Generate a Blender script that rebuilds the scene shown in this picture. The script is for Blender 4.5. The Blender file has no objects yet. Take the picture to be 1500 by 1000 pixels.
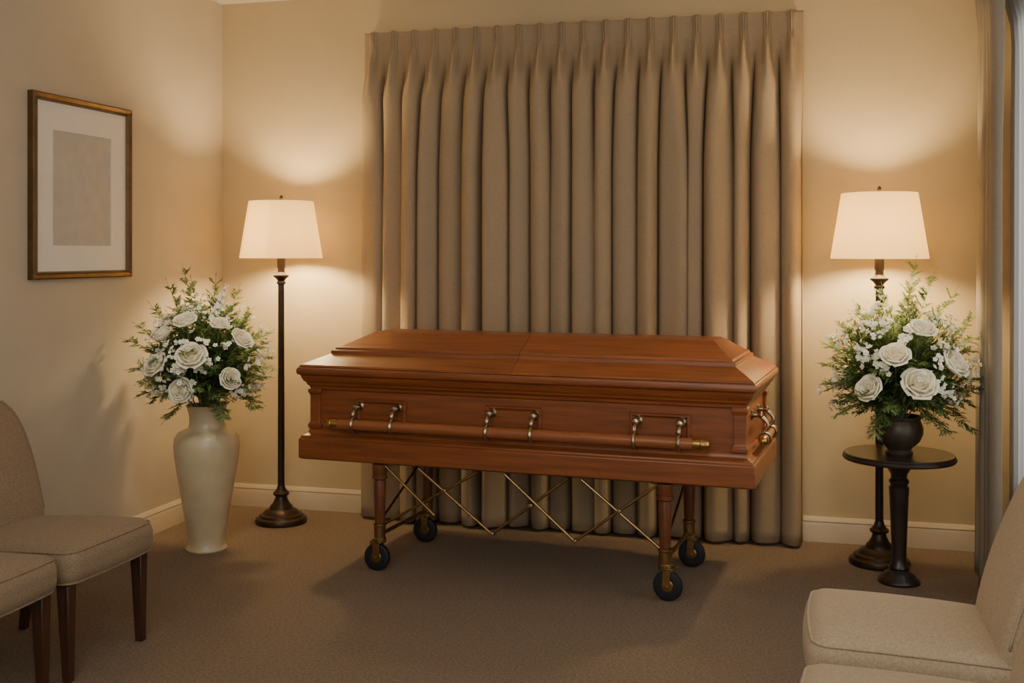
import bpy, bmesh, math, random
from mathutils import Vector, Matrix, Quaternion
random.seed(7)
R = math.radians
scn = bpy.context.scene
col = scn.collection

# ------------------------------------------------------------------ materials
def lin(c):
    out = []
    for x in c:
        x /= 255.0
        out.append(x/12.92 if x <= .04045 else ((x+.055)/1.055)**2.4)
    return out

def pm(name, rgb, rough=.5, metal=0.0, var=.12, vscale=6.0, stretch=(1, 1, 1), bump=0.0, bscale=150.0,
       coat=0.0, sheen=0.0, detail=4.0, bdist=.002, spec=.5, trans=0.0):
    m = bpy.data.materials.new(name); m.use_nodes = True
    nt = m.node_tree; N = nt.nodes; L = nt.links
    b = N['Principled BSDF']
    tc = N.new('ShaderNodeTexCoord'); mp = N.new('ShaderNodeMapping')
    mp.inputs['Scale'].default_value = stretch
    L.new(tc.outputs['Object'], mp.inputs['Vector'])
    nz = N.new('ShaderNodeTexNoise'); nz.inputs['Scale'].default_value = vscale; nz.inputs['Detail'].default_value = detail
    L.new(mp.outputs[0], nz.inputs['Vector'])
    rp = N.new('ShaderNodeValToRGB'); c = lin(rgb)
    rp.color_ramp.elements[0].position = .3; rp.color_ramp.elements[1].position = .7
    rp.color_ramp.elements[0].color = [max(0, x*(1-var)) for x in c]+[1]
    rp.color_ramp.elements[1].color = [min(1, x*(1+var)) for x in c]+[1]
    L.new(nz.outputs[0], rp.inputs[0]); L.new(rp.outputs[0], b.inputs['Base Color'])
    b.inputs['Roughness'].default_value = rough; b.inputs['Metallic'].default_value = metal
    b.inputs['Coat Weight'].default_value = coat; b.inputs['Coat Roughness'].default_value = .22
    b.inputs['Sheen Weight'].default_value = sheen
    b.inputs['Specular IOR Level'].default_value = spec
    if bump:
        n2 = N.new('ShaderNodeTexNoise'); n2.inputs['Scale'].default_value = bscale; n2.inputs['Detail'].default_value = 2
        L.new(mp.outputs[0], n2.inputs['Vector'])
        bp = N.new('ShaderNodeBump'); bp.inputs['Strength'].default_value = bump; bp.inputs['Distance'].default_value = bdist
        L.new(n2.outputs[0], bp.inputs['Height']); L.new(bp.outputs[0], b.inputs['Normal'])
    if trans:
        t = N.new('ShaderNodeBsdfTranslucent'); L.new(rp.outputs[0], t.inputs[0])
        mx = N.new('ShaderNodeMixShader'); mx.inputs[0].default_value = trans
        L.new(b.outputs[0], mx.inputs[1]); L.new(t.outputs[0], mx.inputs[2])
        L.new(mx.outputs[0], N['Material Output'].inputs[0])
    return m

def fabric_translucent(name, rgb, trans, transp=0.0):
    m = bpy.data.materials.new(name); m.use_nodes = True
    nt = m.node_tree; N = nt.nodes; L = nt.links
    N.remove(N['Principled BSDF']); out = N['Material Output']
    tc = N.new('ShaderNodeTexCoord'); nz = N.new('ShaderNodeTexNoise'); nz.inputs['Scale'].default_value = 120
    L.new(tc.outputs['Object'], nz.inputs['Vector'])
    rp = N.new('ShaderNodeValToRGB'); c = lin(rgb)
    rp.color_ramp.elements[0].color = [x*.94 for x in c]+[1]; rp.color_ramp.elements[1].color = c+[1]
    L.new(nz.outputs[0], rp.inputs[0])
    d = N.new('ShaderNodeBsdfDiffuse'); t = N.new('ShaderNodeBsdfTranslucent')
    L.new(rp.outputs[0], d.inputs[0]); L.new(rp.outputs[0], t.inputs[0])
    mx = N.new('ShaderNodeMixShader'); mx.inputs[0].default_value = trans
    L.new(d.outputs[0], mx.inputs[1]); L.new(t.outputs[0], mx.inputs[2])
    last = mx
    if transp:
        tr = N.new('ShaderNodeBsdfTransparent'); m2 = N.new('ShaderNodeMixShader'); m2.inputs[0].default_value = transp
        L.new(mx.outputs[0], m2.inputs[1]); L.new(tr.outputs[0], m2.inputs[2]); last = m2
    L.new(last.outputs[0], out.inputs[0])
    return m

def emit(name, rgb, s):
    m = bpy.data.materials.new(name); m.use_nodes = True
    b = m.node_tree.nodes['Principled BSDF']
    b.inputs['Base Color'].default_value = (1, .9, .7, 1)
    b.inputs['Emission Color'].default_value = list(rgb)+[1]; b.inputs['Emission Strength'].default_value = s
    return m

M = dict(
    wall=pm('wall_paint', (200, 181, 145), .85, var=.03, vscale=3, bump=.3, bscale=90, bdist=.002, spec=.2),
    wall_daylit=pm('daylit_wall_paint', (197, 184, 161), .85, var=.03, vscale=3, bump=.3, bscale=90, bdist=.002, spec=.2),  # same paint as the back wall, greyed to imitate cooler daylight
    ceil=pm('ceiling_paint', (225, 216, 200), .9, var=.02, spec=.2),
    trim=pm('trim_paint', (206, 189, 160), .5, var=.03),
    carpet=pm('carpet_pile', (129, 111, 92), 1.0, var=.28, vscale=95, detail=6, bump=.9, bscale=190, bdist=.006, spec=.05, sheen=.05),
    drape=pm('drape_fabric', (168, 149, 122), .95, var=.06, vscale=120, bump=.2, bscale=320, bdist=.0008, spec=.1),
    drape_cool_lit=pm('cool_lit_drape_fabric', (146, 135, 119), .95, var=.05, vscale=120, bump=.15, bscale=320, bdist=.0008, spec=.1),  # drape fabric greyed in colour to offset the orange lamp light on it
    sheer=fabric_translucent('sheer_fabric', (238, 236, 230), .5, .15),
    shade=fabric_translucent('shade_linen', (254, 239, 203), .55),
    wood=pm('casket_wood', (138, 75, 35), .40, var=.26, vscale=4, stretch=(.9, 12, 12), detail=6, coat=.4, bump=.03, bscale=30),
    wood2=pm('casket_lid_wood', (146, 81, 40), .40, var=.26, vscale=4, stretch=(.9, 12, 12), detail=6, coat=.4, bump=.03, bscale=30),
    railwood=pm('rail_wood', (156, 91, 52), .34, var=.14, vscale=5, stretch=(1.1, 16, 16), coat=.4),
    legwood=pm('dark_leg_wood', (66, 38, 24), .35, var=.3, vscale=8, stretch=(12, 12, 1.2), coat=.2),
    truckwood=pm('trolley_leg_wood', (108, 59, 33), .35, var=.25, vscale=8, stretch=(14, 14, 1.2), coat=.3),
    brass=pm('aged_brass', (184, 164, 132), .28, 1.0, var=.18, vscale=30),
    goldtip=pm('gold_brass', (200, 158, 96), .28, 1.0, var=.12, vscale=30),
    darkbrass=pm('dull_brass', (158, 128, 84), .38, 1.0, var=.2, vscale=30),
    rubber=pm('black_rubber', (26, 25, 25), .6, var=.15),
    bronze=pm('dark_bronze', (56, 42, 32), .38, .5, var=.25, vscale=14),
    darktable=pm('dark_table_wood', (44, 34, 29), .33, var=.25, vscale=7, stretch=(1, 8, 1), coat=.25),
    urn=pm('bronze_bowl', (78, 66, 52), .42, .3, var=.3, vscale=16, bump=.2, bscale=40),
    vase=pm('cream_ceramic', (200, 182, 146), .40, var=.11, vscale=9, detail=8, bump=.08, bscale=50, coat=.25),
    gold=pm('old_gold', (104, 78, 44), .42, .45, var=.2, vscale=20, bump=.1, bscale=60),
    mat=pm('mat_board', (236, 230, 219), .8, var=.02),
    print=pm('pale_print', (192, 186, 176), .8, var=.07, vscale=14, detail=8),
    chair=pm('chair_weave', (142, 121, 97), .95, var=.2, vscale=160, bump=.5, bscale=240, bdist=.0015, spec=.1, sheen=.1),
    chair_lit=pm('lit_chair_weave', (180, 160, 132), .95, var=.14, vscale=160, bump=.4, bscale=240, bdist=.0015, spec=.1, sheen=.1),  # chair weave lightened to imitate window light on the right chairs
    petal=pm('cream_white_petal', (255, 247, 224), .6, var=.01, vscale=20, trans=.26),
    bloss=pm('white_blossom', (254, 250, 232), .7, var=.02, vscale=40, trans=.2),
    leaf=pm('fern_green', (132, 154, 92), .6, var=.35, vscale=14, trans=.4),
    leaf2=pm('deep_leaf_green', (100, 124, 71), .6, var=.4, vscale=18, trans=.35),
    stem=pm('stem_green', (104, 118, 67), .6, var=.2, vscale=20),
    bulb=emit('lit_bulb', (1.0, .74, .40), 500),
    winframe=pm('window_paint', (228, 222, 210), .5, var=.02),
)
gm = bpy.data.materials.new('clear_glass'); gm.use_nodes = True
_n = gm.node_tree.nodes; _n.remove(_n['Principled BSDF'])
_t = _n.new('ShaderNodeBsdfTransparent'); _g = _n.new('ShaderNodeBsdfGlossy'); _g.inputs['Roughness'].default_value = .02
_x = _n.new('ShaderNodeMixShader'); _x.inputs[0].default_value = .06
gm.node_tree.links.new(_t.outputs[0], _x.inputs[1]); gm.node_tree.links.new(_g.outputs[0], _x.inputs[2])
gm.node_tree.links.new(_x.outputs[0], _n['Material Output'].inputs[0])
M['glass'] = gm

# ------------------------------------------------------------------ mesh builder
class MB:
    weld = False
    def __init__(s): s.v = []; s.f = []
    def add(s, vs, fs, mx=None):
        o = len(s.v)
        s.v += [tuple(mx @ Vector(p)) if mx else tuple(p) for p in vs]
        s.f += [tuple(i+o for i in f) for f in fs]; return s
    def box(s, x0, x1, y0, y1, z0, z1, mx=None):
        vs = [(x, y, z) for z in (z0, z1) for y in (y0, y1) for x in (x0, x1)]
        return s.add(vs, [(0, 2, 3, 1), (4, 5, 7, 6), (0, 1, 5, 4), (2, 6, 7, 3), (0, 4, 6, 2), (1, 3, 7, 5)], mx)
    def lathe(s, prof, seg=40, c=(0, 0, 0), mx=None, cap0=True, cap1=True):
        vs = []; fs = []; n = len(prof)
        for r, z in prof:
            for k in range(seg):
                a = 2*math.pi*k/seg; vs.append((c[0]+r*math.cos(a), c[1]+r*math.sin(a), c[2]+z))
        for i in range(n-1):
            for k in range(seg):
                k2 = (k+1) % seg
                fs.append((i*seg+k, i*seg+k2, (i+1)*seg+k2, (i+1)*seg+k))
        if cap0: fs.append(tuple(range(seg-1, -1, -1)))
        if cap1: fs.append(tuple((n-1)*seg+k for k in range(seg)))
        return s.add(vs, fs, mx)
    def tube(s, pts, r, seg=10, closed=False, mx=None):
        P = [Vector(p) for p in pts]; n = len(P)
        rr = r if isinstance(r, (list, tuple)) else [r]*n
        T = []
        for i in range(n):
            if closed: t = P[(i+1) % n]-P[i-1]
            else: t = P[min(i+1, n-1)]-P[max(i-1, 0)]
            T.append(t.normalized())
        ref = Vector((0, 0, 1)) if abs(T[0].z) < .9 else Vector((1, 0, 0))
        u = T[0].cross(ref).normalized(); vs = []; fs = []
        for i in range(n):
            if i:
                q = T[i-1].rotation_difference(T[i]); u = q @ u
            u = (u-T[i]*u.dot(T[i])).normalized(); w = T[i].cross(u)
            for k in range(seg):
                a = 2*math.pi*k/seg
                vs.append(P[i]+(u*math.cos(a)+w*math.sin(a))*rr[i])
        m = n if closed else n-1
        for i in range(m):
            j = (i+1) % n
            for k in range(seg):
                k2 = (k+1) % seg
                fs.append((i*seg+k, i*seg+k2, j*seg+k2, j*seg+k))
        if not closed:
            fs.append(tuple(range(seg-1, -1, -1))); fs.append(tuple((n-1)*seg+k for k in range(seg)))
        return s.add(vs, fs, mx)
    def rect_loft(s, rings, cap0=True, cap1=True):
        vs = []; fs = []
        for x0, x1, y0, y1, z in rings: vs += [(x0, y0, z), (x1, y0, z), (x1, y1, z), (x0, y1, z)]
        for i in range(len(rings)-1):
            for k in range(4):
                k2 = (k+1) % 4
                fs.append((i*4+k, i*4+k2, i*4+4+k2, i*4+4+k))
        if cap0: fs.append((3, 2, 1, 0))
        if cap1: o = 4*(len(rings)-1); fs.append((o, o+1, o+2, o+3))
        return s.add(vs, fs)
    def roundbox(s, h, r, n=5, mid=6, fn=None):
        def ax(H):
            L = [-H+r*(1-math.tan(math.pi/4*(1-k/n))) for k in range(n+1)]
            Rr = [-x for x in reversed(L)]
            a, b = L[-1], Rr[0]
            return L+[a+(b-a)*k/mid for k in range(1, mid)]+Rr
        A = [ax(H) for H in h]
        for a in range(3):
            b, c = (a+1) % 3, (a+2) % 3
            for sg in (-1, 1):
                vs = []; fs = []; nb, nc = len(A[b]), len(A[c])
                for i in range(nb):
                    for j in range(nc):
                        p = [0, 0, 0]; p[a] = sg*h[a]; p[b] = A[b][i]; p[c] = A[c][j]
                        inn = Vector([max(-(h[q]-r), min(h[q]-r, p[q])) for q in range(3)])
                        d = Vector(p)-inn
                        q = inn+d.normalized()*r
                        vs.append(fn(q) if fn else q)
                for i in range(nb-1):
                    for j in range(nc-1):
                        f = (i*nc+j, (i+1)*nc+j, (i+1)*nc+j+1, i*nc+j+1)
                        fs.append(f if sg > 0 else f[::-1])
                s.add(vs, fs)
        s.weld = True
        return s
    def build(s, name, mat, parent=None, angle=35, bevel=0.0, bseg=2, recalc=True):
        me = bpy.data.meshes.new(name); me.from_pydata(s.v, [], s.f)
        bm = bmesh.new(); bm.from_mesh(me)
        if s.weld: bmesh.ops.remove_doubles(bm, verts=bm.verts, dist=1e-5)
        if recalc: bmesh.ops.recalc_face_normals(bm, faces=bm.faces)
        bm.to_mesh(me); bm.free()
        me.shade_smooth()
        if angle: me.set_sharp_from_angle(angle=R(angle))
        me.materials.append(mat)
        o = bpy.data.objects.new(name, me); col.objects.link(o)
        if parent: o.parent = parent
        if bevel:
            b = o.modifiers.new('bevel', 'BEVEL'); b.width = bevel; b.segments = bseg; b.limit_method = 'ANGLE'; b.angle_limit = R(28)
        return o

def tag(o, label=None, cat=None, group=None, kind=None):
    if label: o['label'] = label
    if cat: o['category'] = cat
    if group: o['group'] = group
    if kind: o['kind'] = kind
    return o
def thing(name, label, cat, loc=(0, 0, 0), rz=0, group=None):
    o = bpy.data.objects.new(name, None); col.objects.link(o)
    o.empty_display_size = .1
    o.location = loc; o.rotation_euler = (0, 0, rz); return tag(o, label, cat, group)
def copy_tree(o, parent=None, swap=None):
    c = o.copy(); col.objects.link(c); c.parent = parent
    if swap and c.type == 'MESH' and c.data.materials[0] == swap[0]:
        c.material_slots[0].link = 'OBJECT'; c.material_slots[0].material = swap[1]
    for ch in list(o.children): copy_tree(ch, c, swap)
    return c
def struct(mb, name, mat, bevel=0, parent=None, angle=35):
    return tag(mb.build(name, mat, parent, bevel=bevel, angle=angle), kind='structure')

# ------------------------------------------------------------------ the room
XL, XR, YB, ZC, Y0 = -3.3, .97, 5.9, 2.9, -1.6
struct(MB().box(XL-.1, XR+.1, Y0, YB+.1, -.1, 0), 'floor', M['carpet'])
struct(MB().box(XL-.1, XR+.1, Y0, YB+.1, ZC, ZC+.1), 'ceiling', M['ceil'])
struct(MB().box(XL-.1, XR+.1, YB, YB+.1, 0, ZC), 'wall_back', M['wall'])
struct(MB().box(XL-.1, XL, Y0, YB, 0, ZC), 'wall_left', M['wall_daylit'])
wy0, wy1, wz0, wz1 = 2.4, 5.62, .35, 2.55  # opening widened out of view so window light reaches the right chairs
w = MB().box(XR, XR+.1, Y0, wy0, 0, ZC).box(XR, XR+.1, wy1, YB, 0, ZC)
w.box(XR, XR+.1, wy0, wy1, 0, wz0).box(XR, XR+.1, wy0, wy1, wz1, ZC)
struct(w, 'wall_right', M['wall_daylit'])
wf = MB()
for a, b, c, d in ((wy0, wy1, wz0, wz0+.06), (wy0, wy1, wz1-.06, wz1), (wy0, wy0+.06, wz0+.06, wz1-.06), (wy1-.06, wy1, wz0+.06, wz1-.06),
                   ((wy0+wy1)/2-.03, (wy0+wy1)/2+.03, wz0+.06, wz1-.06)):
    wf.box(XR+.02, XR+.08, a, b, c, d)
win = struct(wf, 'window_1', M['winframe'], bevel=.004)
MB().box(XR+.045, XR+.051, wy0+.05, wy1-.05, wz0+.05, wz1-.05).build('window_pane', M['glass'], win)
bp = [(0, 0), (.018, 0), (.018, .085), (.014, .098), (.016, .104), (.010, .118), (.006, .125), (0, .125)]
def sweep(prof, a, b, nrm):
    a, b, nrm = Vector(a), Vector(b), Vector(nrm); n = len(prof)
    vs = [p+nrm*d+Vector((0, 0, h)) for p in (a, b) for d, h in prof]
    fs = [(i, (i+1) % n, n+(i+1) % n, n+i) for i in range(n)]+[tuple(range(n))[::-1], tuple(range(n, 2*n))]
    return MB().add(vs, fs)
struct(sweep(bp, (XL, YB, 0), (XR, YB, 0), (0, -1, 0)), 'baseboard_back', M['trim'], angle=25)
struct(sweep(bp, (XL, Y0, 0), (XL, YB-.018, 0), (1, 0, 0)), 'baseboard_left', M['trim'], angle=25)
struct(sweep(bp, (XR, Y0, 0), (XR, YB-.018, 0), (-1, 0, 0)), 'baseboard_right', M['trim'], angle=25)

# ------------------------------------------------------------------ pleated curtains
def smooth(a, b, x):
    t = max(0, min(1, (x-a)/(b-a))); return t*t*(3-2*t)
def curtain_mesh(x0, x1, ztop, zbot, npl, depth, fold_per, nz=46, sub=36, seed=1, flat=1.2, jit=.16, merge=0.0):
    rnd = random.Random(seed)
    nl = int(math.ceil(npl/fold_per))+2
    edge = [k+rnd.uniform(-jit, jit) for k in range(nl+1)]
    edge[0] = 0
    amp = [rnd.uniform(.74, 1.2) for _ in range(nl+1)]
    val = [rnd.uniform(0, .25) for _ in range(nl+2)]
    if merge:
        val = [v+(merge*rnd.uniform(.35, 1.3) if k % 2 else 0) for k, v in enumerate(val)]
    tilt = [rnd.uniform(-.6, .95) for _ in range(nl+1)]
    soft = [rnd.uniform(.55, 1.5)*flat for _ in range(nl+1)]
    ph = [rnd.uniform(0, 6.28) for _ in range(nl+1)]
    nx = npl*sub
    zs = [ztop-(ztop-zbot)*((j/nz)**1.35) for j in range(nz+1)]
    vs = []; fs = []
    for j, z in enumerate(zs):
        t = ztop-z; bl = smooth(.11, .40, t); lowt = t/(ztop-zbot)
        dr = smooth(.1, .8, t)
        for i in range(nx+1):
            s = i/sub
            x = x0+(x1-x0)*i/nx
            fr = s % 1.0
            ridge = math.exp(-((fr-.5)/.13)**2)
            pinch = .7*math.exp(-((fr-.5)/.035)**2)+.6*math.exp(-((fr-.39)/.028)**2)+.6*math.exp(-((fr-.61)/.028)**2)
            fan = 1-math.exp(-((t-.09)/.035)**2)*.5
            low_r = smooth(.08, .2, t)
            topk = .66+.34*smooth(0, .06, t)
            top = (ridge*.026*fan+pinch*.034*fan*(1-low_r)+ridge*.052*low_r)*topk
            q = s/fold_per
            def ed(n_): return (1-dr)*n_+dr*edge[n_]
            k = max(0, int(q)-1)
            while k < nl-1 and ed(k+1) <= q: k += 1
            u = (q-ed(k))/(ed(k+1)-ed(k)); u = max(0, min(1, u))
            sn = math.sin(math.pi*u)
            f = math.tanh(soft[k]*sn)/math.tanh(soft[k])
            f = f*(.80+.20*sn)
            am = (1+(amp[k]-1)*dr)*(1-tilt[k]*dr*.9*(u-.5)*sn)
            vv = (val[k]*(1-u)+val[k+1]*u)*smooth(.3, 1.1, t)
            hh = vv+(am-vv)*f+.05*math.sin(2.2*math.pi*u+ph[k])*sn*dr
            low = depth*hh*(.84+.22*lowt)
            y = top*(1-bl)+low*bl+.018
            dx = -.012*math.sin(2*math.pi*u)*bl+.006*math.sin(ph[k]+lowt*2.5)*sn*dr
            vs.append((x+dx, y, z+(.003*ridge if j == 0 else 0)))
    for j in range(nz):
        for i in range(nx):
            a = j*(nx+1)+i; fs.append((a, a+nx+1, a+nx+2, a+1))
    return vs, fs
vs, fs = curtain_mesh(-2.39, -.03, 2.675, .015, 20, .122, 1.0, seed=12, nz=60, sub=40, flat=1.35, jit=.25, merge=.52)
mb = MB(); mb.add([(x, YB-.035-y, z) for x, y, z in vs], fs)
cur = mb.build('curtain', M['drape'], angle=0)
sd = cur.modifiers.new('thickness', 'SOLIDIFY'); sd.thickness = .004; sd.offset = 0
tag(cur, 'wide taupe pinch-pleated curtain hanging floor-length behind the casket', 'curtain')
t = MB().box(-2.38, -.04, YB-.034, YB, 2.60, 2.63).build('curtain_track', M['trim'], bevel=.003)
tag(t, 'slim curtain track on the back wall behind the wide curtain heading', 'curtain rail')

vs, fs = curtain_mesh(4.96, 5.80, 2.855, .012, 7, .075, 1.0, seed=9, flat=.9, jit=.15)
mb = MB(); mb.add([(.860-y-.07*(5.80-x)/.84, x, z) for x, y, z in vs], fs)
c2 = mb.build('curtain', M['drape_cool_lit'], angle=0)
sd = c2.modifiers.new('thickness', 'SOLIDIFY'); sd.thickness = .004; sd.offset = 0
tag(c2, 'narrow taupe drape at the window, beside the right floor lamp', 'curtain')
vs, fs = curtain_mesh(2.42, 5.74, 2.84, .015, 36, .03, 1.0, nz=20, sub=14, seed=3, flat=1.0, jit=.15)
mb = MB(); mb.add([(.962-y, x, z) for x, y, z in vs], fs)
c3 = mb.build('sheer_curtain', M['sheer'], angle=0)
tag(c3, 'thin white sheer curtain glowing at the window behind the narrow drape', 'sheer curtain')
t = MB().tube([(.845, 2.32, 2.873), (.845, 5.86, 2.873)], .012, 12).build('curtain_rod', M['bronze'])
for yy in (2.36, 5.82): MB().tube([(.845, yy, 2.873), (XR, yy, 2.873)], .008, 8).build('bracket', M['bronze'], t)
tag(t, 'thin rod above the window carrying the narrow drape', 'curtain rail')

# ------------------------------------------------------------------ framed picture on the left wall
pf = thing('framed_picture', 'gold framed pale print with wide white mat on left wall', 'picture', (XL, 4.583, 1.337))
hw, H, fw = .371, .83, .035
prof = [(0, .0), (0, .028), (.007, .034), (.022, .026), (.029, .03), (fw, .016), (fw, 0)]
vs = []; fs = []; n = len(prof)
for i, d in prof:
    vs += [(d, -hw+i, i), (d, hw-i, i), (d, hw-i, H-i), (d, -hw+i, H-i)]
for i in range(n):
    j = (i+1) % n
    for k in range(4):
        k2 = (k+1) % 4; fs.append((i*4+k, i*4+k2, j*4+k2, j*4+k))
MB().add(vs, fs).build('frame', M['gold'], pf, angle=20)
matb = MB()
pw, pz0, pz1 = .218, .152, .672
matb.box(.004, .014, -hw+fw-.004, -pw, fw-.004, H-fw+.004).box(.004, .014, pw, hw-fw+.004, fw-.004, H-fw+.004)
matb.box(.004, .014, -pw, pw, fw-.004, pz0).box(.004, .014, -pw, pw, pz1, H-fw+.004)
matb.build('mat_board', M['mat'], pf)
MB().box(.003, .010, -pw-.004, pw+.004, pz0-.004, pz1+.004).build('print', M['print'], pf)

# ------------------------------------------------------------------ floor lamps
def make_lamp(label, loc):
    t = thing('floor_lamp', label, 'lamp', loc, 0, 'pair of bronze floor lamps')
    MB().lathe([(.137, 0), (.139, .012), (.134, .028), (.118, .036), (.116, .046), (.098, .052), (.088, .066), (.064, .078),
                (.060, .090), (.046, .104), (.034, .128), (.031, .142), (.042, .150), (.044, .160), (.034, .168), (.024, .182), (.0195, .20)], 48).build('base', M['bronze'], t)
    MB().lathe([(.0185, .198), (.0175, .7), (.0165, 1.29)], 24).build('pole', M['bronze'], t)
    MB().lathe([(.0165, 1.285), (.024, 1.29), (.024, 1.298), (.018, 1.306), (.028, 1.318), (.041, 1.328), (.043, 1.336), (.03, 1.342), (.02, 1.352), (.018, 1.37),
                (.022, 1.378), (.022, 1.45), (.017, 1.455), (.017, 1.49)], 28).build('socket_cap', M['bronze'], t)
    sh = MB(); pr = [(.220, 1.428), (.221, 1.434), (.1735, 1.729), (.1725, 1.735), (.1705, 1.735), (.1705, 1.73), (.2175, 1.434), (.2175, 1.428), (.220, 1.428)]
    sh.lathe(pr, 64, cap0=False, cap1=False)
    sh.weld = True
    sh.build('shade', M['shade'], t, angle=50)
    MB().lathe([(.018, 1.49), (.019, 1.50), (.033, 1.515), (.045, 1.538), (.049, 1.562), (.045, 1.586), (.033, 1.606), (.016, 1.616), (.003, 1.619)], 24).build('bulb', M['bulb'], t)
    sp = MB()
    for k in range(3):
        a = 2*math.pi*k/3+.4
        sp.tube([(0, 0, 1.722), (.172*math.cos(a), .172*math.sin(a), 1.722)], .0022, 6)
    hp = [(.075*math.sin(math.pi*k/16), 0, 1.47+.252*k/16) for k in range(17)]
    sp.tube(hp, .002, 6); sp.tube([(-x, y, z) for x, y, z in hp], .002, 6)
    sp.build('harp', M['darkbrass'], t)
    MB().lathe([(.006, 1.72), (.010, 1.73), (.006, 1.738), (.009, 1.748), (.010, 1.756), (.004, 1.768)], 16).build('finial', M['bronze'], t)
    return t
LL = make_lamp('bronze floor lamp with lit cream shade in the corner behind the tall vase', (-2.765, 5.575, 0))
LR = copy_tree(LL); LR.location = (.316, 5.545, 0)
LR['label'] = 'bronze floor lamp with lit cream shade behind the small round side table'

# ------------------------------------------------------------------ side table with bowl, floor vase
ts = thing('side_table', 'small dark round pedestal side table carrying the bronze flower bowl', 'table', (.382, 5.25, 0))
MB().lathe([(.225, .541), (.236, .543), (.241, .550), (.241, .556), (.236, .561), (.237, .566), (.232, .571)], 64).build('tabletop', M['darktable'], ts)
MB().lathe([(.040, .055), (.046, .068), (.036, .085), (.031, .11), (.034, .2), (.041, .38), (.044, .42), (.036, .432), (.043, .444), (.043, .452), (.034, .462),
            (.036, .48), (.052, .505), (.075, .525), (.088, .541)], 36).build('pedestal', M['darktable'], ts)
MB().lathe([(.088, 0), (.090, .010), (.084, .022), (.074, .028), (.068, .040), (.050, .052), (.044, .058)], 40).build('foot', M['darktable'], ts)
ub = MB().lathe([(.058, 0), (.060, .008), (.050, .018), (.058, .028), (.088, .055), (.102, .088), (.103, .115), (.094, .14), (.090, .15), (.098, .162), (.098, .166),
                 (.090, .166), (.083, .152), (.094, .115), (.092, .088), (.075, .055), (.03, .035)], 48).build('flower_bowl', M['urn'])
ub.location = (.382, 5.25, .5712)
tag(ub, 'dark bronze round flower bowl standing on the small side table', 'flower bowl')
vb = MB().lathe([(.098, 0), (.100, .006), (.094, .018), (.088, .032), (.092, .07), (.106, .16), (.126, .28), (.146, .40), (.156, .47), (.159, .515), (.154, .55), (.138, .574),
                 (.112, .586), (.094, .592), (.086, .602), (.083, .625), (.086, .665), (.096, .70), (.102, .706), (.098, .71),
                 (.088, .70), (.076, .66), (.074, .61), (.09, .58), (.13, .55), (.145, .5), (.13, .36), (.08, .1), (.03, .04)], 64).build('floor_vase', M['vase'])
vb.location = (-2.871, 4.98, 0)
tag(vb, 'tall cream ceramic floor vase holding white roses beside the left lamp', 'vase')

# ------------------------------------------------------------------ flowers
CR = Vector((.9668, .2554, 0)); CF = Vector((-.2554, .9668, 0)); UP = Vector((0, 0, 1))
def rose_mb(rad, rnd):
    mb = MB(); a0 = rnd.uniform(0, 6)
    rings = [(2, .18, .98, .00, 1.7, .02), (3, .35, 1.00, .03, 1.25, .08), (4, .55, .96, .06, 1.0, .16),
             (5, .76, .88, .12, .84, .25), (5, .93, .72, .20, .84, .36)]
    for ri, (n, rs, hh, op, span, roll) in enumerate(rings):
        for k in range(n):
            ac = a0+ri*.7+2*math.pi*(k+rnd.uniform(-.12, .12))/n; NU, NV = 10, 10; vs = []; fs = []
            hv = hh*rnd.uniform(.92, 1.06); rl = roll*rnd.uniform(.7, 1.3); off = rnd.uniform(-.03, .05)
            for j in range(NV+1):
                v = j/NV
                for i in range(NU+1):
                    u = -1+2*i/NU
                    wv = math.sin(math.pi*min(.88, .10+v*.80))**.6
                    az = ac+u*span*wv
                    rr = (rs+off)*(math.sin(min(1.0, v*1.5)*math.pi/2)**.75)+op*max(0, v-.5)*.8
                    e = max(0, v-.70)/.30
                    rr += rl*.42*e**1.5+.05*u*u*(1 if k % 2 else -.2)
                    z = hv*min(v, .86)**1.05-rl*.30*max(0, e-.35)**1.5-.16*abs(u)**3*v*hv
                    vs.append((rad*rr*math.cos(az), rad*rr*math.sin(az), rad*(z*1.25-.5)))
            for j in range(NV):
                for i in range(NU):
                    q = j*(NU+1)+i; fs.append((q, q+1, q+NU+2, q+NU+1))
            mb.add(vs, fs)
    return mb
def leaf(mb, p, d, nrm, L, W):
    d = d.normalized(); s = d.cross(nrm)
    if s.length < 1e-4: s = d.cross(Vector((1, 0, .3)))
    s.normalize(); n = s.cross(d)
    mb.add([p, p+d*L*.45+s*W*.5+n*W*.12, p+d*L-n*L*.08, p+d*L*.45-s*W*.5+n*W*.12], [(0, 1, 2, 3)])
def bez(a, b, c, t): return a*(1-t)**2+b*(2*t*(1-t))+c*t*t
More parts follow.
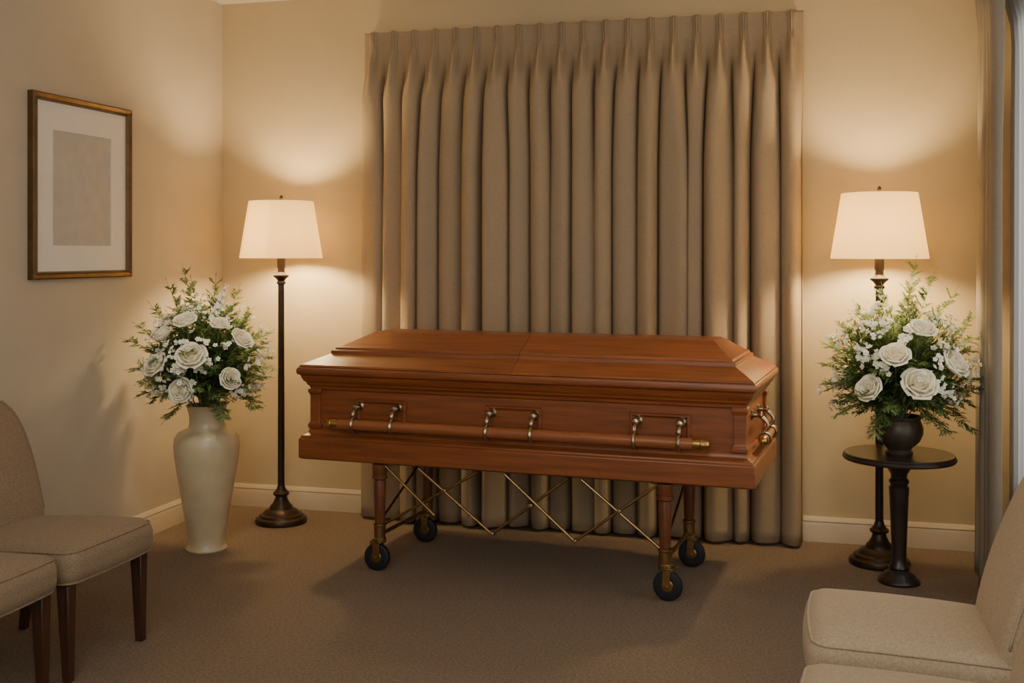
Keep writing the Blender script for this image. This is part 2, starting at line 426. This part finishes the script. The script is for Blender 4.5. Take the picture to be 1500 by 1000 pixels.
def sprig(st, lf, root, mouth, center, tip, rnd, dens=1.0):
    a = Vector(mouth); mid = a*.4+center*.6; tip = Vector(tip)
    mid = mid+Vector((0, 0, .10+.04*rnd.random()))*.6
    n = 12; P = [bez(a, mid, tip, i/n)-root for i in range(n+1)]
    st.tube(P, [.0022-.0014*i/n for i in range(n+1)], 5)
    nt = int(16*dens)
    for i in range(nt):
        t = .34+.64*(i+rnd.random()*.5)/nt
        p = bez(a, mid, tip, t)-root; tg = (bez(a, mid, tip, min(1, t+.02))-bez(a, mid, tip, t-.02)).normalized()
        for sd_ in (-1, 1):
            side = tg.cross(Vector((rnd.uniform(-.6, .6), rnd.uniform(-.6, .6), 1))).normalized()*sd_
            d = (side*.8+tg*.75+UP*rnd.uniform(-.15, .2)).normalized()
            TL = (.08*(1-t)**.6+.02)*rnd.uniform(.7, 1.2)
            for q in range(6):
                pp = p+d*TL*(q+.6)/6
                for s2 in (-1, 1):
                    dd = (d*.8+d.cross(UP+tg*.3).normalized()*s2*.7+Vector((rnd.uniform(-.3, .3), rnd.uniform(-.3, .3), rnd.uniform(-.3, .3)))).normalized()
                    leaf(lf, pp, dd, UP, .025*rnd.uniform(.7, 1.2), .0075)
            leaf(lf, p+d*TL*.9, d, UP, .024, .007)
            lf.tube([p, p+d*TL], .0008, 3)
    leaf(lf, P[-1], P[-1]-P[-2], UP, .03, .007)

def bouquet(base, mouth_z, cz, roses, where, seed, tips, scale=1.0):
    rnd = random.Random(seed)
    base = Vector(base); mouth = base+UP*mouth_z; C = base+UP*cz
    for (a, b, r, lab, tilt) in roses:
        d2 = max(.02, .29**2-a*a-.7*b*b); c = math.sqrt(d2)
        p = C+CR*a+UP*b-CF*c
        dr = ((p-C).normalized()*.75+UP*.62-CF*.05).normalized()
        if tilt: dr = (dr+Vector(tilt)).normalized()
        t = thing('rose', lab, 'flower', p, 0, 'white roses in the '+where)
        t.rotation_mode = 'QUATERNION'; t.rotation_quaternion = UP.rotation_difference(dr)
        rose_mb(r*.92, rnd).build('petals', M['petal'], t, angle=0, recalc=False)
        inv = t.rotation_quaternion.inverted()
        m = mouth-UP*.06+Vector((rnd.uniform(-.03, .03), rnd.uniform(-.03, .03), 0))
        pts = [bez(p-dr*r*.35, p-dr*(.10+r), m, i/8) for i in range(9)]
        MB().tube([inv @ (q-p) for q in pts], .003, 6).build('stem', M['stem'], t)
        sp = MB()
        for k in range(5):
            an = 2*math.pi*k/5; dv = Vector((math.cos(an), math.sin(an), .15))
            leaf(sp, Vector((0, 0, -r*.46)), dv, UP, r*.8, r*.3)
        sp.build('sepals', M['leaf2'], t, angle=0, recalc=False)
    lab = 'feathery green fern sprig sticking out of the '+where; grp = 'fern sprigs of the '+where
    for (a, b, c) in tips:
        m = mouth-UP*.05+Vector((rnd.uniform(-.03, .03), rnd.uniform(-.03, .03), 0))
        o = thing('fern_sprig', lab, 'greenery', m, 0, grp)
        st, lf = MB(), MB()
        sprig(st, lf, m, m, C, C+CR*a*1.06+UP*b-CF*c, rnd, 1.15)
        st.build('stem', M['stem'], o); lf.build('fronds', M['leaf'], o, angle=0, recalc=False)
    fo, fb, ms = MB(), MB(), MB(); ns = 56; Z = Vector((0, 0, 0))
    for i in range(ns):
        zz = 1-1.55*(i+.5)/ns; rr = math.sqrt(max(0, 1-zz*zz)); an = i*2.39996
        L = rnd.uniform(.275, .355)*scale
        m = mouth-UP*.05+Vector((rnd.uniform(-.03, .03), rnd.uniform(-.03, .03), 0))
        sprig(ms, fb if i % 3 else fo, Z, m, C, C+Vector((rr*math.cos(an)*L*1.02, rr*math.sin(an)*L*1.0, zz*L*.95-.05*rr)), rnd, 1.0)
    for i in range(1500):
        d = Vector((rnd.gauss(0, 1), rnd.gauss(0, 1), rnd.gauss(0, 1))).normalized()
        if d.z < -.8: continue
        p = C+Vector((d.x, d.y, d.z*.9))*rnd.uniform(.10, .245)*scale
        dd = (d+Vector((rnd.uniform(-1, 1), rnd.uniform(-1, 1), rnd.uniform(-1, 1)))*.8)
        leaf(fo, p, dd, Vector((rnd.uniform(-1, 1), rnd.uniform(-1, 1), 1)), rnd.uniform(.035, .06), rnd.uniform(.010, .016))
    o = fo.build('foliage', M['leaf2'], angle=0, recalc=False)
    tag(o, 'dense mass of small green leaves filling the '+where, 'greenery', kind='stuff')
    fb.build('pale_fronds', M['leaf'], o, angle=0, recalc=False)
    ms.build('stems', M['stem'], o)
    bl = MB(); sm = MB()
    for i in range(100):
        d = Vector((rnd.gauss(0, 1), rnd.gauss(0, 1), rnd.gauss(0, .8))).normalized()
        if d.z < -.6: d.z *= -1
        pc = C+Vector((d.x, d.y, d.z*.95))*rnd.uniform(.26, .315)*scale
        sm.tube([mouth, (mouth+C)*.5+d*.05+UP*.05, pc], .0012, 4)
        for k in range(rnd.randint(5, 11)):
            p = pc+Vector((rnd.gauss(0, 1), rnd.gauss(0, 1), rnd.gauss(0, 1)))*.017
            s = rnd.uniform(.008, .0145); ax = Vector((rnd.gauss(0, 1), rnd.gauss(0, 1), rnd.gauss(0, 1))).normalized()
            mx = Matrix.Translation(p) @ (UP.rotation_difference((d+ax*.6).normalized())).to_matrix().to_4x4()
            for q in range(5):
                an = 2*math.pi*q/5; c0, s0 = math.cos(an), math.sin(an)
                def P3(x, y, z): return (s*(x*c0-y*s0), s*(x*s0+y*c0), s*z)
                bl.add([P3(0, 0, -.3), P3(.7, -.5, .15), P3(1.15, 0, .4), P3(.7, .5, .15)], [(0, 1, 2, 3)], mx)
            bl.lathe([(.1*s, 0), (.38*s, .1*s), (.3*s, .5*s), (.05*s, .6*s)], 6, mx=mx)
    o = bl.build('filler_blossoms', M['bloss'], angle=0, recalc=False)
    tag(o, 'tiny white filler blossoms scattered through the '+where, 'flower', kind='stuff')
    sm.build('blossom_stems', M['stem'], o)
    return C, mouth

VW = 'cream floor vase bouquet'
CL, ML = bouquet((-2.871, 4.98, 0), .68, .935, [
    (-.04, .20, .056, 'white rose at the top of the cream floor vase bouquet', None),
    (-.15, .135, .05, 'white rose at upper left of the cream floor vase bouquet', (-.3, 0, .2)),
    (.215, .11, .056, 'white rose at the right edge of the cream floor vase bouquet', (.3, 0, 0)),
    (.007, .036, .07, 'largest white rose in the middle of the cream floor vase bouquet', None),
    (-.18, -.01, .063, 'white rose at the left edge of the cream floor vase bouquet', None),
    (.12, .185, .044, 'small white rose at upper right of the cream floor vase bouquet', None),
    (.172, -.075, .052, 'white rose at lower right of the cream floor vase bouquet', (0, 0, -.2)),
    (-.05, -.125, .058, 'lowest white rose of the cream floor vase bouquet', (0, 0, -.2)),
], VW, 11, [(-.11, .45, .0), (-.17, .38, .05), (.03, .40, -.05), (.15, .35, 0), (-.37, .10, .05), (-.33, .17, 0), (.31, .14, .05), (-.28, -.17, .12),
            (.27, -.23, .12), (-.14, -.28, .2), (.13, -.28, .2), (-.31, -.04, .15), (.32, -.08, .1), (-.23, .27, .1), (-.06, .39, .05), (.22, .24, .05)])
p0 = CL+CR*.04+UP*.16-CF*.08; p1 = CL+CR*.115+UP*.37-CF*.05
t = thing('blossom_spike', 'tall spike of small white blossoms rising from the cream floor vase bouquet', 'flower', p0)
MB().tube([ML-p0, Vector((0, 0, 0)), (p1-p0)*.5, p1-p0], [.003, .0025, .002, .001], 6).build('stem', M['stem'], t)
bl = MB()
for i in range(26):
    f = i/25; an = i*2.4; r_ = .024*(1-.65*f)
    p = (p1-p0)*(.12+.86*f)+Vector((math.cos(an), math.sin(an), .2))*r_*.75
    mx = Matrix.Translation(p) @ UP.rotation_difference(Vector((math.cos(an), math.sin(an), .5)).normalized()).to_matrix().to_4x4()
    bl.lathe([(r_*.2, -r_*.5), (r_*.5, -.1*r_), (r_*.75, r_*.35), (r_*.55, r_*.4), (r_*.2, r_*.1)], 7, mx=mx)
bl.build('blossoms', M['bloss'], t)
BW = 'bronze bowl bouquet'
bouquet((.382, 5.25, 0), .72, .945, [
    (.015, .19, .057, 'white rose at the top of the bronze bowl bouquet', None),
    (-.105, .08, .06, 'white rose at upper left of the bronze bowl bouquet', None),
    (.15, .044, .066, 'white rose at the right of the bronze bowl bouquet', (.2, 0, 0)),
    (-.015, -.038, .073, 'largest white rose low in the middle of the bronze bowl bouquet', None),
    (-.195, -.065, .06, 'white rose at the left edge of the bronze bowl bouquet', (-.2, 0, 0)),
], BW, 23, [(.07, .48, 0), (.14, .43, .03), (.22, .35, .05), (-.20, .29, .05), (-.33, .12, .05), (.37, .16, 0), (.33, -.08, .1), (-.34, -.06, .1),
            (-.3, -.19, .12), (.28, -.26, .12), (-.16, -.27, .18), (.15, -.27, .18), (.30, .23, .05), (-.07, .36, 0), (.03, .40, .06), (-.27, .2, .05)])

# ------------------------------------------------------------------ casket
L2, W2 = 1.055, .385
ROT = R(-4.8)
ck = thing('casket', 'polished reddish-brown wooden casket with long side rails, on a wheeled trolley', 'casket', (-1.234, 5.145, .49), ROT)
def ring(ix, iy, z): return (-L2+ix, L2-ix, -W2+iy, W2-iy, z-.49)
def R1(prof): return [ring(i, i, z) for i, z in prof]
MB().rect_loft(R1([(.012, .49), (0, .496), (0, .584), (.008, .592), (.008, .599), (.018, .604), (.032, .611), (.036, .626), (.044, .634), (.05, .634)])).build('base_moulding', M['wood'], ck, bevel=.003)
MB().rect_loft(R1([(.052, .62), (.052, .84)])).build('body', M['wood'], ck, bevel=.004)
MB().rect_loft(R1([(.05, .812), (.040, .816), (.038, .830), (.028, .838), (.026, .848), (.016, .856), (.008, .874), (.006, .884), (-.004, .887), (-.008, .894), (-.008, .910), (-.003, .920), (.02, .922)])).build('rim_moulding', M['wood'], ck, bevel=.003)
lpy = [(.0, .922), (.006, .932), (.110, .978), (.112, .994), (.124, .998), (.128, 1.008), (.142, 1.011), (.265, 1.070), (.288, 1.077), (.298, 1.077)]
lxl = [0, .008, .110, .112, .126, .130, .146, .255, .275, .285]
lxr = [0, .008, .092, .094, .106, .110, .124, .205, .222, .232]
for sgn in (-1, 1):
    rings = []
    for (iy, z), a, b in zip(lpy, lxl, lxr):
        if sgn < 0: rings.append((-L2+a, -.0007, -W2+iy, W2-iy, z-.49))
        else: rings.append((.0007, L2-b, -W2+iy, W2-iy, z-.49))
    MB().rect_loft(rings).build('lid_half', M['wood'] if sgn < 0 else M['wood2'], ck, bevel=.0014)
for sx in (-1, 1):
    for sy in (-1, 1):
        cx, cy = sx*(L2-.066), sy*(W2-.066)
        prof = [(.030, .142), (.034, .144), (.034, .162), (.030, .166), (.028, .172), (.026, .174), (.026, .298), (.028, .300), (.030, .306), (.034, .310), (.034, .327), (.030, .329)]
        MB().rect_loft([(cx-r, cx+r, cy-r, cy+r, z) for r, z in prof]).build('corner_pilaster', M['wood'], ck, bevel=.003)
def rail_set(side):
    yb = side*(W2-.052)
    for cx in (-.65, 0, .655):
        pl = MB()
        w_, z0, z1 = .130, .158, .290
        pr = [(0, yb-side*.002), (0, yb+side*.012), (.005, yb+side*.020), (.011, yb+side*.020), (.016, yb+side*.010), (.022, yb+side*.006), (.024, yb+side*.006)]
        vs = []; fs = []
        for i, y in pr: vs += [(cx-w_+i, y, z0+i), (cx+w_-i, y, z0+i), (cx+w_-i, y, z1-i), (cx-w_+i, y, z1-i)]
        for i in range(len(pr)-1):
            for k in range(4):
                k2 = (k+1) % 4; fs.append((i*4+k, i*4+k2, i*4+4+k2, i*4+4+k))
        o = 4*(len(pr)-1); fs += [(o, o+1, o+2, o+3), (3, 2, 1, 0)]
        pl.add(vs, fs).build('handle_plate', M['wood'], ck, angle=20)
    yr = yb+side*.072; zr = .178
    rl = MB().tube([(-.865, yr, zr), (.84, yr, zr)], .0245, 28).build('handle_rail', M['railwood'], ck)
    for e, x in ((-1, -.865), (1, .84)):
        mx = Matrix.Translation((x, yr, zr)) @ Matrix.Rotation(e*math.pi/2, 4, 'Y')
        MB().lathe([(.0255, -.034), (.0265, -.028), (.0262, -.002), (.029, .002), (.025, .012), (.024, .022), (.014, .034), (.003, .037)], 24, mx=mx).build('rail_tip', M['goldtip'], rl)
    for x in (-.755, -.56, -.10, .105, .56, .748):
        lg = MB()
        y1 = yb+side*.006
        mx = Matrix.Translation((x, y1, .255)) @ Matrix.Rotation(-side*math.pi/2, 4, 'X')
        lg.lathe([(.019, -.004), (.020, .004), (.013, .009), (.011, .03), (.015, .037), (.018, .046), (.013, .055), (.003, .058)], 18, mx=mx)
        pts = [(x, y1+side*(.036+.022*math.sin(math.pi*k/10)+.03*k/10), .255-.050*k/10) for k in range(11)]
        lg.tube(pts, [.0088+.002*math.sin(math.pi*k/10) for k in range(11)], 12)
        lg.tube([(x, yr+.0302*math.cos(2*math.pi*k/24), zr+.0302*math.sin(2*math.pi*k/24)) for k in range(24)], .0078, 10, closed=True)
        lg.build('handle_lug', M['brass'], rl)
rail_set(-1); rail_set(1)
def end_handle(sx):
    xb = sx*(L2-.052); xr = xb+sx*.06; zr = .17
    rl = MB().tube([(xr, -.17, zr), (xr, .17, zr)], .0185, 20).build('end_handle', M['railwood'], ck)
    for e in (-1, 1):
        mx = Matrix.Translation((xr, e*.17, zr)) @ Matrix.Rotation(-e*math.pi/2, 4, 'X')
        MB().lathe([(.0195, -.034), (.021, -.03), (.021, 0), (.018, .014), (.009, .024), (.003, .026)], 20, mx=mx).build('rail_tip', M['goldtip'], rl)
    for y in (-.1, .1):
        lg = MB()
        mx = Matrix.Translation((xb, y, .268)) @ Matrix.Rotation(sx*math.pi/2, 4, 'Y')
        lg.lathe([(.022, -.004), (.023, .005), (.013, .011), (.010, .026), (.014, .034), (.015, .042), (.010, .049), (.003, .052)], 18, mx=mx)
        lg.tube([(xb+sx*(.03+.030*math.sin(math.pi*k/10)+.02*k/10), y, .268-.075*k/10) for k in range(11)], .009, 12)
        lg.tube([(xr+.0240*math.cos(2*math.pi*k/24), y, zr+.0240*math.sin(2*math.pi*k/24)) for k in range(24)], .007, 10, closed=True)
        lg.build('handle_lug', M['brass'], rl)
end_handle(1); end_handle(-1)

# ------------------------------------------------------------------ wheeled folding trolley under the casket
tk = thing('casket_trolley', 'folding trolley with wooden legs, brass lattice and black wheels under casket', 'trolley', (-1.222, 5.055, 0), ROT)
HX, YF, YR = .662, -.275, .265
for sx in (-1, 1):
    for y in (YF, YR):
        x = sx*HX
        lg = MB().lathe([(.020, .19), (.024, .24), (.029, .40), (.026, .415), (.026, .42)], 24, (x, y, 0)).build('leg', M['truckwood'], tk)
        MB().lathe([(.026, .418), (.036, .424), (.036, .434), (.030, .440), (.034, .450), (.034, .484), (.030, .4885)], 24, (x, y, 0)).build('collar', M['truckwood'], lg)
        MB().lathe([(.024, .128), (.030, .134), (.030, .150), (.026, .155), (.027, .205), (.031, .21), (.031, .218), (.022, .222)], 24, (x, y, 0)).build('ferrule', M['darkbrass'], lg)
        fk = MB()
        cx = x+.012*sx
        for e in (-1, 1):
            fk.box(-.016, .016, e*.022-.0025, e*.022+.0025, -.075, .015, Matrix.Translation((cx, y, .135)) @ Matrix.Rotation(R(5)*sx, 4, 'Y'))
        fk.box(cx-.026, cx+.026, y-.026, y+.026, .126, .140)
        mx = Matrix.Translation((cx, y, .0635)) @ Matrix.Rotation(R(90), 4, 'X')
        fk.lathe([(.006, -.03), (.006, .03)], 12, mx=mx)
        fk.build('caster_fork', M['darkbrass'], lg, bevel=.002)
        MB().lathe([(.028, -.014), (.052, -.015), (.061, -.011), (.0635, 0), (.061, .011), (.052, .015), (.028, .014)], 36, mx=mx).build('wheel', M['rubber'], lg)
        MB().lathe([(.008, -.018), (.022, -.017), (.028, -.012), (.029, 0), (.028, .012), (.022, .017), (.008, .018)], 24, mx=mx).build('wheel_hub', M['darkbrass'], lg)
for y in (YF+.09, YR-.02):
    MB().box(-.70, .70, y-.02, y+.02, .480, .4895).build('support_rail', M['darkbrass'], tk, bevel=.002)
for sx in (-1, 1):
    MB().box(sx*.62-.02, sx*.62+.02, YF+.01, YR-.01, .481, .489).build('cross_rail', M['darkbrass'], tk, bevel=.002)
def bar(a, b, off, name='lattice_bar', r=.0065):
    MB().tube([(a[0], YF+off, a[1]), (b[0], YF+off, b[1])], r, 10).build(name, M['darkbrass'], tk)
zt, zb = .482, .215
bar((-.64, zb), (-.18, zt), .006); bar((-.465, zt), (-.11, zb), -.006)
bar((-.11, zb), (.237, zt), .006); bar((-.05, zt), (.27, zb), -.006)
bar((.27, zb), (.632, zt), .006); bar((.30, zt), (.645, zb), -.006)
bar((-.63, zt), (-.385, .275), -.006)
for x, z in ((-.11, zb), (.27, zb), (-.339, .389), (.07, .353), (.465, .359)):
    mx = Matrix.Translation((x, YF, z)) @ Matrix.Rotation(R(90), 4, 'X')
    MB().lathe([(.006, -.016), (.010, -.013), (.010, .013), (.006, .016)], 14, mx=mx).build('pivot_pin', M['brass'], tk)
for sx in (-1, 1):
    MB().tube([(sx*HX, YF+.02, .165), (sx*HX, YR-.02, .165)], .009, 10).build('end_brace', M['darkbrass'], tk)
    MB().tube([(sx*HX, YF+.015, .23), (sx*HX, YR-.015, .45)], .006, 10).build('diagonal_brace', M['darkbrass'], tk)

# ------------------------------------------------------------------ upholstered chairs (front = local +x)
def make_chair():
    t = thing('upholstered_chair', None, 'chair', (0, 0, 0), 0, 'upholstered chairs along the side walls')
    hx, hy, hz = .280, .262, .068
    def f(p):
        c = (1-(p.x/hx)**2)*(1-(p.y/hy)**2)
        x, y, z = p.x, p.y, p.z
        if z > 0: z += .030*max(0, c)
        y *= 1-.04*(hx-x)/(2*hx)
        x += .016*(1-(y/hy)**2)*(1 if x > 0 else 0)*min(1, max(0, x)/hx)
        z += .012*(x/hx)
        return Vector((x, y, z+.380))
    rr_ = .056
    st = MB().roundbox((hx, hy, hz), rr_, 6, 8, f).build('seat', M['chair'], t, angle=0)
    def pipe(zz, ins):
        P = []
        r = rr_
        for cx, cy, a0 in ((hx-r, hy-r, 0), (-hx+r, hy-r, 90), (-hx+r, -hy+r, 180), (hx-r, -hy+r, 270)):
            for k in range(7):
                a = R(a0+15*k); P.append((cx+(r-ins)*math.cos(a), cy+(r-ins)*math.sin(a)))
        Q = []
        n = len(P)
        for i in range(n):
            a_, b_ = P[i], P[(i+1) % n]
            seg = 8 if (Vector(b_)-Vector(a_)).length > .1 else 1
            for k in range(seg):
                x = a_[0]+(b_[0]-a_[0])*k/seg; y = a_[1]+(b_[1]-a_[1])*k/seg
                Q.append(f(Vector((x, y, zz))))
        return Q
    e = rr_*(1-math.cos(R(45)))
    MB().tube(pipe(hz-e, e-.002), .0045, 8, closed=True).build('piping', M['chair'], st, angle=0)
    MB().tube(pipe(-hz+e, e-.002), .0038, 8, closed=True).build('piping', M['chair'], st, angle=0)
    bh, bw, bt = .272, .255, .050
    def g(p):
        x, y, z = p
        h = z+bh
        k = max(0, (h-(2*bh-.19))/.19)
        y *= 1-.36*(1-math.sqrt(max(0, 1-min(1, k)**2.6)))
        y *= .93+.07*min(1, h/.35)
        c = max(0, 1-(y/bw)**2)*max(0, 1-(z/bh)**2)
        x += .018*c*(1 if x > 0 else -.4)
        lean = .03*(h/.57)+.155*(h/.57)**1.6
        return Vector((-.220-lean+x, y, .345+h))
    bk = MB().roundbox((bt, bw, bh), .046, 6, 14, g).build('backrest', M['chair'], t, angle=0)
    P = []
    for k in range(0, 61):
        s = k/60
        if s < .35: y, z = -bw, -bh*.55+(s/.35)*(bh*1.55-.02)
        elif s > .65: y, z = bw, -bh*.55+((1-s)/.35)*(bh*1.55-.02)
        else: y, z = -bw+(s-.35)/.3*2*bw, bh-.008
        y = max(-bw+.010, min(bw-.010, y))
        P.append(g(Vector((bt-.015, y, z))))
    MB().tube(P, .004, 8).build('piping', M['chair'], bk, angle=0)
    for sx, sy in ((1, 1), (1, -1), (-1, 1), (-1, -1)):
        x, y = sx*.228, sy*.213
        m = MB()
        dx = -.05 if sx < 0 else .008
        top, bot = .024, .0145
        vs = [(x-top, y-top, .330), (x+top, y-top, .330), (x+top, y+top, .330), (x-top, y+top, .330),
              (x+dx-bot, y-bot, 0), (x+dx+bot, y-bot, 0), (x+dx+bot, y+bot, 0), (x+dx-bot, y+bot, 0)]
        m.add(vs, [(0, 1, 2, 3), (7, 6, 5, 4), (0, 4, 5, 1), (1, 5, 6, 2), (2, 6, 7, 3), (3, 7, 4, 0)])
        m.build('leg', M['legwood'], t, bevel=.004)
    return t
ch = make_chair()
ch.location = (-2.665, 3.52, 0)
ch['label'] = 'beige upholstered chair nearest the cream floor vase, its backrest in view'
c = copy_tree(ch); c.location = (-2.675, 2.975, 0)
c['label'] = 'beige upholstered chair at the left frame edge with only its seat showing'
sw = (M['chair'], M['chair_lit'])
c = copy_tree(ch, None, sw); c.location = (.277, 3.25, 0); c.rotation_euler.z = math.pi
c['label'] = 'window-lit beige upholstered chair nearest the side table, curved backrest at right edge'
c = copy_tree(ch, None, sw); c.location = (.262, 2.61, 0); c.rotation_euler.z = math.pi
c['label'] = 'window-lit beige upholstered chair at bottom right with only its seat edge showing'

# ------------------------------------------------------------------ lights
def area(name, loc, target, sx, sy, e, rgb):
    l = bpy.data.lights.new(name, 'AREA'); l.shape = 'RECTANGLE'; l.size = sx; l.size_y = sy; l.energy = e; l.color = rgb
    o = bpy.data.objects.new(name, l); col.objects.link(o); o.location = loc
    o.rotation_euler = (Vector(target)-Vector(loc)).to_track_quat('-Z', 'Y').to_euler(); return o
def spot(name, loc, target, e, deg, rgb):
    l = bpy.data.lights.new(name, 'SPOT'); l.energy = e; l.spot_size = R(deg); l.spot_blend = 1.0; l.shadow_soft_size = .18; l.color = rgb
    o = bpy.data.objects.new(name, l); col.objects.link(o); o.location = loc
    o.rotation_euler = (Vector(target)-Vector(loc)).to_track_quat('-Z', 'Y').to_euler(); return o
area('daylight_window', (1.7, 4.0, 1.6), (0, 4.0, 1.4), 3.1, 2.2, 70, (.95, .97, 1))
area('daylight_fill', (-.1, -.9, 1.9), (-2.4, 4.4, 1.0), 3.0, 2.2, 54, (.95, .98, 1))  # added fill from behind the camera, standing in for daylight
area('ceiling_fill', (-.9, 1.6, 2.85), (-1.0, 3.8, 0), 2.6, 1.8, 40, (1, .96, .88))
spot('bouquet_fill_left', (-2.0, 3.5, 2.85), (-2.87, 4.98, .97), 140, 22, (1, .92, .76))  # added spot to brighten the vase roses, no known ceiling fixture
spot('bouquet_fill_right', (.05, 3.7, 2.85), (.37, 5.25, .99), 115, 23, (1, .92, .76))  # likewise added, brightens the bowl bouquet
wd = bpy.data.worlds.new('world'); scn.world = wd; wd.use_nodes = True
bg = wd.node_tree.nodes['Background']; bg.inputs[0].default_value = (1, .98, .94, 1); bg.inputs[1].default_value = .2

# ------------------------------------------------------------------ camera
cd = bpy.data.cameras.new('camera'); cam = bpy.data.objects.new('camera', cd); col.objects.link(cam)
cam.location = (0, 0, 1.45); cam.rotation_euler = (R(90), 0, R(14.8))
cd.sensor_width = 36; cd.lens = 36*1650/1500; cd.shift_y = -(500-372)/1500
scn.camera = cam
